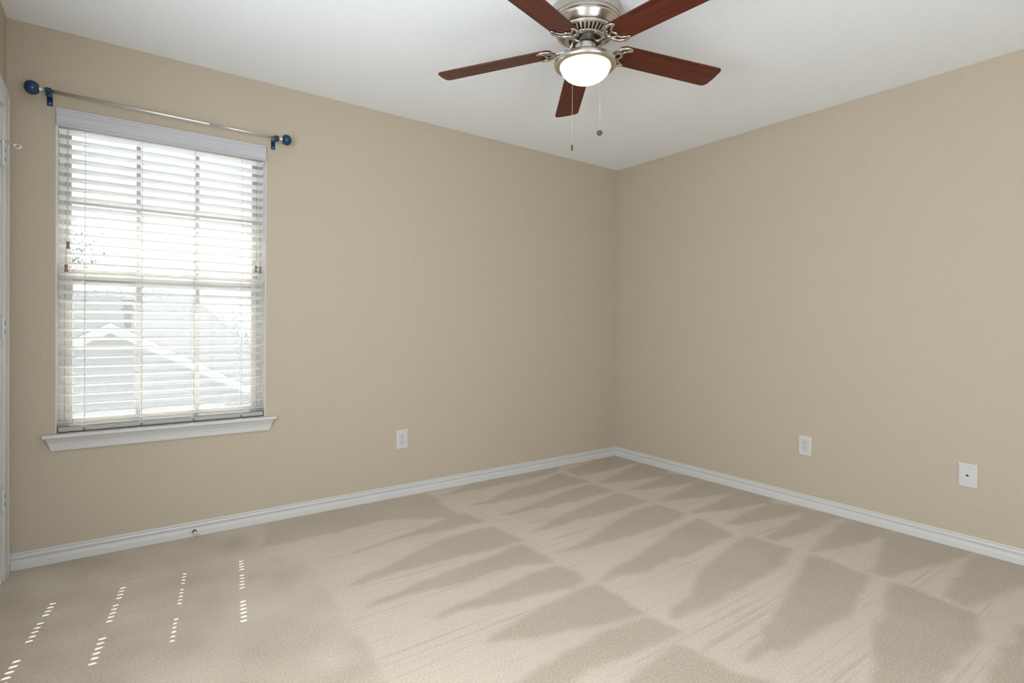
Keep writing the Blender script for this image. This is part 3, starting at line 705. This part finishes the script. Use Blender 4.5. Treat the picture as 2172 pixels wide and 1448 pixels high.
def outlet(label, loc, rotz):
    t = plate_base(0.0785, 0.1225, 'wall_outlet', label, 'outlet', loc, rotz, 'duplex wall outlets')
    for zc_ in (0.0195, -0.0195):
        bm = bmesh.new(); r = 0.0172
        pts = [(r*math.cos(a), max(-0.0138, min(0.0138, r*math.sin(a)))) for a in np.linspace(0, 2*math.pi, 33)[:-1]]
        V0 = [bm.verts.new((x, -0.0055, z+zc_)) for x, z in pts]; V1 = [bm.verts.new((x*0.97, -0.0078, z*0.97+zc_)) for x, z in pts]
        n = len(pts)
        for k in range(n): bm.faces.new((V0[k], V0[(k+1) % n], V1[(k+1) % n], V1[k]))
        bm.faces.new(V0); bm.faces.new(V1)
        rc = link_mesh('receptacle', bm, M['plate'], t)
        bm = bmesh.new()
        prism(bm, [(0.0172*1.035*math.cos(a), zc_+max(-0.0146, min(0.0146, 0.0172*1.035*math.sin(a)))) for a in np.linspace(0, 2*math.pi, 33)[:-1]], 0, 'Y', -0.0060, -0.0063)
        link_mesh('shadow_gap', bm, M['brown'], rc)
        for sx, hh in ((-0.0065, 0.0085), (0.0065, 0.0070)):
            bm = bmesh.new(); box(bm, sx-0.0012, sx+0.0012, -0.0083, -0.0070, zc_+0.0045-hh/2, zc_+0.0045+hh/2); link_mesh('slot', bm, M['dark'], rc)
        bm = bmesh.new(); lathe(bm, [(0.0026, -0.0070), (0.0026, -0.0083)], 12, (0, 0, zc_-0.0075), axis='Y'); link_mesh('ground_hole', bm, M['dark'], rc)
    screw_head(t, 0, 0)
    return t
outlet('white duplex outlet on the window wall, right of the window', (-1.975, 0.0, 0.3655), 0.0)
outlet('white duplex outlet on the right wall, nearest the room corner', (0.0, -1.595, 0.3755), -math.pi/2)
jack = plate_base(0.077, 0.121, 'phone_jack_plate', 'white phone jack plate with one small black opening on the right wall', 'wall plate', (0.0, -2.397, 0.3735), -math.pi/2)
bm = bmesh.new()
prism(bm, [(-0.0062, -0.0052), (0.0062, -0.0052), (0.0062, -0.0015), (0.0035, 0.0012), (0.0035, 0.0042), (-0.0035, 0.0042), (-0.0035, 0.0012), (-0.0062, -0.0015)], 0, 'Y', -0.0055, -0.0068)
o = link_mesh('jack_opening', bm, M['dark'], jack); o.location = (0, 0, 0.002)
bm = bmesh.new(); box(bm, -0.009, 0.009, -0.0066, -0.005, -0.009, 0.0085, 0.0004); link_mesh('jack_insert', bm, M['plate'], jack)
screw_head(jack, 0.002, 0.0415, 0.003); screw_head(jack, 0.0, -0.0415, 0.003)

# ---------------------------------------------------------------- baseboard door stop
ds = thing('door_stop', 'small metal door stop with a white tip on the baseboard below the window', 'door stop', (-3.141, -0.0135, 0.026))
bm = bmesh.new(); lathe(bm, [(0.0, -0.001), (0.010, -0.001), (0.0105, -0.004), (0.0065, -0.007), (0.0048, -0.012), (0.0045, -0.026), (0.0, -0.026)], 16, (0, 0, 0), axis='Y')
link_mesh('post', bm, M['brass'], ds, True)
bm = bmesh.new(); lathe(bm, [(0.0, -0.024), (0.0075, -0.024), (0.0085, -0.027), (0.0085, -0.034), (0.006, -0.037), (0.0, -0.0375)], 16, (0, 0, 0), axis='Y')
o = link_mesh('rubber_tip', bm, M['plate'], ds, True); o['label'] = 'white rubber tip'

# ---------------------------------------------------------------- ceiling fan
FC = Vector((-1.8715, -1.5625, H))
fan = thing('ceiling_fan', 'brushed nickel flush mount ceiling fan with five dark cherry blades and lit bowl', 'ceiling fan', FC)
def fz(z): return z-H-(0.0265 if z < 2.4395 else 0.0)
def fpart(name, bm, mt, parent=None, smooth=True):
    return link_mesh(name, bm, mt, parent or fan, smooth)
def sharpen(o, ang=0.6):
    bm = bmesh.new(); bm.from_mesh(o.data)
    for e in bm.edges:
        if len(e.link_faces) == 2 and e.calc_face_angle(0) > ang: e.smooth = False
    bm.to_mesh(o.data); bm.free()
bm = bmesh.new()
lathe(bm, [(0.145, fz(2.4398)), (0.145, fz(2.428)), (0.141, fz(2.426)), (0.141, fz(2.422)), (0.145, fz(2.419)), (0.145, fz(2.412)), (0.140, fz(2.409)), (0.139, fz(2.405)), (0.1405, fz(2.402)),
           (0.138, fz(2.397)), (0.134, fz(2.392)), (0.129, fz(2.381)), (0.124, fz(2.3755)), (0.110, fz(2.374)), (0.05, fz(2.374))], 72)
o = fpart('motor_housing', bm, M['nickel']); sharpen(o)
# vented ring under the motor: rims and ribs over a dark well
bm = bmesh.new()
lathe(bm, [(0.112, fz(2.3745)), (0.121, fz(2.374)), (0.1235, fz(2.370)), (0.122, fz(2.3635)), (0.117, fz(2.3605)), (0.112, fz(2.360)), (0.1135, fz(2.367))], 64, cap=False)
lathe(bm, [(0.086, fz(2.346)), (0.085, fz(2.341)), (0.078, fz(2.3385)), (0.070, fz(2.339)), (0.068, fz(2.344)), (0.074, fz(2.347))], 64, cap=False)
nr = 40
for k in range(nr):
    a = 2*math.pi*k/nr; ca, sa = math.cos(a), math.sin(a); w = 0.0032
    def rp(r, z, s): return bm.verts.new((r*ca-s*sa, r*sa+s*ca, fz(z)))
    top = [rp(0.1145, 2.3605, -w*1.15), rp(0.1145, 2.3605, w*1.15), rp(0.083, 2.3405, w*0.85), rp(0.083, 2.3405, -w*0.85)]
    bot = [rp(0.1145, 2.3665, -w*1.15), rp(0.1145, 2.3665, w*1.15), rp(0.083, 2.3455, w*0.85), rp(0.083, 2.3455, -w*0.85)]
    for f in ((0, 1, 2, 3),): bm.faces.new([top[i] for i in f]); bm.faces.new([bot[i] for i in f])
    for i in range(4): bm.faces.new((top[i], top[(i+1) % 4], bot[(i+1) % 4], bot[i]))
fpart('vent_ring', bm, M['nickel'], None, False)
bm = bmesh.new(); lathe(bm, [(0.108, fz(2.3735)), (0.104, fz(2.368)), (0.066, fz(2.352)), (0.056, fz(2.338)), (0.053, fz(2.324)), (0.040, fz(2.322))], 48)
o = fpart('hub', bm, M['bronze']); sharpen(o); o['label'] = 'dark hub that carries the blade arms'
bm = bmesh.new(); lathe(bm, [(0.040, fz(2.323)), (0.044, fz(2.320)), (0.044, fz(2.304)), (0.050, fz(2.302)), (0.050, fz(2.284)), (0.054, fz(2.282)), (0.054, fz(2.276))], 40)
o = fpart('neck', bm, M['nickel']); sharpen(o)
bm = bmesh.new(); lathe(bm, [(0.045, fz(2.278)), (0.060, fz(2.2765)), (0.085, fz(2.2715)), (0.106, fz(2.2645)), (0.121, fz(2.2575)), (0.1295, fz(2.2485)), (0.1320, fz(2.2415)), (0.1305, fz(2.234)), (0.125, fz(2.2285)), (0.115, fz(2.2265)), (0.108, fz(2.2275)), (0.106, fz(2.231)), (0.106, fz(2.242)), (0.05, fz(2.258))], 72)
ring = fpart('lamp_ring', bm, M['nickel']); sharpen(ring, 0.8)
bm = bmesh.new(); prof = [(0.1055, fz(2.240)), (0.1055, fz(2.230))]
for k in range(1, 15):
    t = k/14*math.pi/2; prof.append((0.1045*math.cos(t) if k < 14 else 0.0, fz(2.2300-0.0675*math.sin(t))))
lathe(bm, prof, 64); o = fpart('lamp_bowl', bm, M['lamp'], ring); o['label'] = 'lit frosted glass bowl'

# blades and their decorative brackets (x is radial, blade-local)
ZB = 2.2875
def blade_mesh():
    bm = bmesh.new(); r0, r1, w0, w1, th = 0.142, 0.6580, 0.0585, 0.0636, 0.0058
    out = []
    def corner(cx, cy, rr, a0, a1, n=6):
        for k in range(n+1):
            a = a0+(a1-a0)*k/n; out.append((cx+rr*math.cos(a), cy+rr*math.sin(a)))
    corner(r0+0.03, -w0+0.03, 0.03, math.pi, 1.5*math.pi)
    corner(r1-0.016, -w1+0.016, 0.016, -math.pi/2, 0)
    out.append((r1+0.003, 0.0))
    corner(r1-0.022, w1-0.022, 0.022, 0, math.pi/2)
    corner(r0+0.03, w0-0.03, 0.03, math.pi/2, math.pi)
    prism(bm, out, 0, 'Z', -th/2, th/2)
    es = [e for e in bm.edges if abs(e.verts[0].co.z-e.verts[1].co.z) < 1e-6]
    bmesh.ops.bevel(bm, geom=es, offset=0.0014, segments=2, affect='EDGES')
    return bm
def bracket_mesh():
    bm = bmesh.new(); z = -0.0068
    def sm(pts, n=28):
        pts = [Vector(p) for p in pts]; out = []
        for i in range(len(pts)-1):
            p0, p1, p2, p3 = pts[max(i-1, 0)], pts[i], pts[i+1], pts[min(i+2, len(pts)-1)]
            for k in range(6):
                t = k/6
                out.append(0.5*((2*p1)+(p2-p0)*t+(2*p0-5*p1+4*p2-p3)*t*t+(3*p1-p0-3*p2+p3)*t**3))
        out.append(pts[-1]); return out
    back = sm([(0.2040, -0.044, z), (0.1930, -0.0525, z), (0.1720, -0.0535, z), (0.1480, -0.040, z), (0.1360, -0.018, z), (0.1315, 0, z), (0.1360, 0.018, z), (0.1480, 0.040, z), (0.1720, 0.0535, z), (0.1930, 0.0525, z), (0.2040, 0.044, z)])
    n = len(back); tube(bm, back, [0.0028+0.0058*math.sin(math.pi*i/(n-1))**0.5 for i in range(n)], 10, 0.62)
    front = sm([(0.2030, -0.043, z), (0.1880, -0.040, z), (0.1710, -0.028, z), (0.1650, -0.014, z), (0.1720, 0.0, z), (0.1650, 0.014, z), (0.1710, 0.028, z), (0.1880, 0.040, z), (0.2030, 0.043, z)])
    n = len(front); tube(bm, front, [0.0028+0.0030*math.sin(math.pi*i/(n-1))**0.5 for i in range(n)], 8, 0.62)
    for s in (-1, 1):
        tube(bm, sm([(0.1420, s*0.006, z), (0.1520, s*0.015, z), (0.1670, s*0.019, z)]), 0.0036, 8, 0.62)
    sphere(bm, (0.1520, -0.0315, z-0.002), 0.0045, 10, 6, (1, 1, 0.6)); sphere(bm, (0.1520, 0.0315, z-0.002), 0.0045, 10, 6, (1, 1, 0.6)); sphere(bm, (0.1715, 0.0, z-0.002), 0.0045, 10, 6, (1, 1, 0.6))
    arm = sm([(0.045, 0, 0.042), (0.052, 0, 0.024), (0.062, 0, 0.008), (0.078, 0, -0.001), (0.100, 0, -0.004), (0.122, 0, -0.006), (0.136, 0, -0.0068)])
    n = len(arm); tube(bm, arm, [0.0135-0.0040*math.sin(math.pi*i/(n-1)) for i in range(n)], 12, 0.55, up=Vector((0, 1, 0)).cross(Vector((1, 0, 0)))*-1)
    sphere(bm, (0.134, 0, -0.0068), 0.0105, 14, 8, (1.2, 1, 0.62))
    return bm
TH0, PITCH_B = 8.5051, -0.1819
b0 = fpart('blade', blade_mesh(), M['wood'], None, False)
k0 = fpart('blade_bracket', bracket_mesh(), M['nickel'], b0); k0['label'] = 'curved nickel bracket with two horns'
for k in range(5):
    if k == 0: b = b0
    else:
        b = b0.copy(); COL.objects.link(b); b.parent = fan
        kb = k0.copy(); COL.objects.link(kb); kb.parent = b
    b.location = (0, 0, ZB-H)
    b.rotation_euler = (Matrix.Rotation(-0.012, 3, 'Y') @ Matrix.Rotation(-0.012, 3, 'X') @ Matrix.Rotation(TH0-k*2*math.pi/5, 3, 'Z') @ Matrix.Rotation(0.0523, 3, 'Y') @ Matrix.Rotation(PITCH_B, 3, 'X')).to_euler()

# pull chains
def chain(dx, dy, zt, zb, metal):
    bm = bmesh.new(); z = zt
    while z > zb:
        rr = bmesh.ops.create_icosphere(bm, subdivisions=1, radius=0.00135)
        bmesh.ops.translate(bm, verts=rr['verts'], vec=(dx, dy, fz(z))); z -= 0.0036
    tube(bm, [(dx, dy, fz(zt)), (dx, dy, fz(zb))], 0.0005, 5, up=Vector((0, 1, 0)))
    return fpart('pull_chain', bm, metal)
c = chain(-0.0285, -0.1175, 2.2335, 1.9265, M['nickel'])
bm = bmesh.new(); lathe(bm, [(0.0, -0.002), (0.010, -0.002), (0.0118, 0.0), (0.010, 0.002), (0.0, 0.002)], 24, (0, 0, 0), axis='X')
for v in bm.verts:
    a = math.atan2(-1.72, -1.63)+0.0; x, y = v.co.x, v.co.y
    v.co.x, v.co.y = x*math.cos(a)-y*math.sin(a), x*math.sin(a)+y*math.cos(a)
shift(bm, (-0.0285, -0.1175, fz(1.914))); o = fpart('pull_fob', bm, M['bronze'], c, False); o['label'] = 'round flat grey fob'
c = chain(0.0321, 0.1141, 2.236, 1.9385, M['nickel'])
bm = bmesh.new(); lathe(bm, [(0.0016, fz(1.9395)), (0.0040, fz(1.9355)), (0.0045, fz(1.9285)), (0.0036, fz(1.9225)), (0.0040, fz(1.9135)), (0.0, fz(1.9125))], 14, (0.0323, 0.114)); fpart('pull_fob', bm, M['bronze'], c)

# ---------------------------------------------------------------- outside, seen through the blind
GZ = -2.9
bm = bmesh.new(); box(bm, -60, 60, 0.9, 120, GZ-0.2, GZ); structure(link_mesh('ground', bm, M['grass']))
bm = bmesh.new(); box(bm, -9, 4, T, 0.664, 2.46, 2.6); structure(link_mesh('roof_eave', bm, M['fascia']))
house = thing('neighbor_house', 'pale shingled house with a front gable seen through the window slats', 'house', (-3.5, 16, GZ))
HO = Vector((-3.5, 16, GZ))
def hpart(name, bm, mt, parent=None, smooth=False):
    shift(bm, -HO); return link_mesh(name, bm, mt, parent or house, smooth)
def slab_poly(bm, pts, th):
    pts = [Vector(p) for p in pts]; nrm = (pts[1]-pts[0]).cross(pts[2]-pts[0]).normalized()
    if nrm.z < 0: nrm = -nrm
    A = [bm.verts.new(p) for p in pts]; B = [bm.verts.new(p-nrm*th) for p in pts]; n = len(pts)
    for k in range(n): bm.faces.new((A[k], A[(k+1) % n], B[(k+1) % n], B[k]))
    bm.faces.new(A); bm.faces.new(B)
EZ, RZ = -0.55, 1.90
bm = bmesh.new()
slab_poly(bm, [(-13, 11.6, EZ), (0.35, 11.6, EZ), (-1.3, 18, RZ), (-13, 18, RZ)], 0.12)
slab_poly(bm, [(-13, 24.4, EZ), (0.35, 24.4, EZ), (-1.3, 18, RZ), (-13, 18, RZ)], 0.12)
slab_poly(bm, [(0.35, 11.6, EZ), (0.35, 24.4, EZ), (-1.3, 18, RZ), (-1.3, 17.9, RZ)], 0.12)
hpart('main_roof', bm, M['shingle'])
AX, AZ, SL = -3.565, 1.10, 0.56
bm = bmesh.new()
for s in (-1, 1):
    slab_poly(bm, [(AX, 11.0, AZ), (AX+s*3.1, 11.0, AZ-3.1*SL), (AX+s*3.1, 13.5, AZ-3.1*SL), (AX, 15.9, AZ)], 0.10)
hpart('gable_roof', bm, M['shingle'])
bm = bmesh.new()
for s in (-1, 1):
    A = [(AX, AZ-0.02), (AX+s*3.08, AZ-3.08*SL-0.02), (AX+s*3.08, AZ-3.08*SL-0.22), (AX, AZ-0.24)]
    prism(bm, A, 0, 'Y', 10.96, 11.02)
hpart('fascia', bm, M['fascia'])
bm = bmesh.new(); box(bm, -12.5, 0.1, 12.0, 24.0, GZ, EZ+0.15)
prism(bm, [(AX-2.8, GZ), (AX+2.8, GZ), (AX+2.8, AZ-2.8*SL-0.1), (AX, AZ-0.1), (AX-2.8, AZ-2.8*SL-0.1)], 0, 'Y', 11.25, 13.0)
hpart('wall', bm, M['siding'])
bm = bmesh.new(); box(bm, AX-2.2, AX+2.2, 11.19, 11.26, GZ, GZ+2.1, 0.02)
hpart('garage_door', bm, M['fascia'])
bm = bmesh.new(); lathe(bm, [(0.085, 0.95), (0.085, 1.34), (0.15, 1.40), (0.16, 1.46), (0.09, 1.50), (0.11, 1.58), (0.175, 1.72), (0.0, 1.75)], 20, (-3.20, 15.3))
hpart('roof_vent', bm, M['flue'])
bm = bmesh.new(); lathe(bm, [(0.045, 0.6), (0.045, 1.18), (0.0, 1.18)], 12, (-3.22, 14.2)); hpart('vent_pipe', bm, M['flue'])

def tree(name, label, loc, hgt, rad, n, leaf, seed, trunk=True, squash=1.0):
    rnd = random.Random(seed)
    t = thing(name, label, 'tree', loc, 'trees outside the window')
    bm = bmesh.new()
    tube(bm, [(0, 0, 0), (0.1*rad, 0, hgt*0.4), (0.0, 0.05*rad, hgt*0.75)], [0.10*rad, 0.08*rad, 0.03*rad], 10, up=Vector((0, 1, 0)))
    clumps = []
    for k in range(9):
        a = rnd.uniform(0, 6.28); rr = rad*rnd.uniform(0.25, 0.75)
        c = Vector((rr*math.cos(a), rr*math.sin(a), hgt-rad*squash+rad*squash*rnd.uniform(-0.7, 0.7)))
        clumps.append(c); tube(bm, [(0, 0, hgt*0.45), c*0.6+Vector((0, 0, hgt*0.25)), c], [0.04*rad, 0.025*rad, 0.01*rad], 6, up=Vector((0, 1, 0)))
    link_mesh('trunk', bm, M['bark'], t)
    bm = bmesh.new()
    for k in range(n):
        c = rnd.choice(clumps); d = Vector((rnd.gauss(0, 1), rnd.gauss(0, 1), rnd.gauss(0, 0.8)))*rad*0.26
        p = c+d; ax = Vector((rnd.gauss(0, 1), rnd.gauss(0, 1), rnd.gauss(0, 1))).normalized(); b = ax.orthogonal().normalized()
        s = leaf*rnd.uniform(0.6, 1.3)
        vs = [bm.verts.new(p+ax*s), bm.verts.new(p+b*s*0.5), bm.verts.new(p-ax*s), bm.verts.new(p-b*s*0.5)]
        bm.faces.new(vs)
    link_mesh('foliage', bm, M['leaf'], t)
tree('tree', 'airy leafy tree top showing in the upper left of the window', (-6.1, 27.5, GZ), 8.9, 1.9, 2000, 0.085, 1)
tree('tree', 'rounded tree on the skyline behind the left end of the roof', (-5.0, 33, GZ), 6.3, 1.9, 1800, 0.13, 2)
tree('tree', 'rounded tree on the skyline behind the middle of the roof', (-1.9, 37.5, GZ), 6.5, 1.9, 1800, 0.13, 3)
tree('tree', 'bushy tree behind the right end of the house in the right third of the window', (1.9, 27.5, GZ), 5.3, 1.9, 4200, 0.10, 4, True, 1.5)
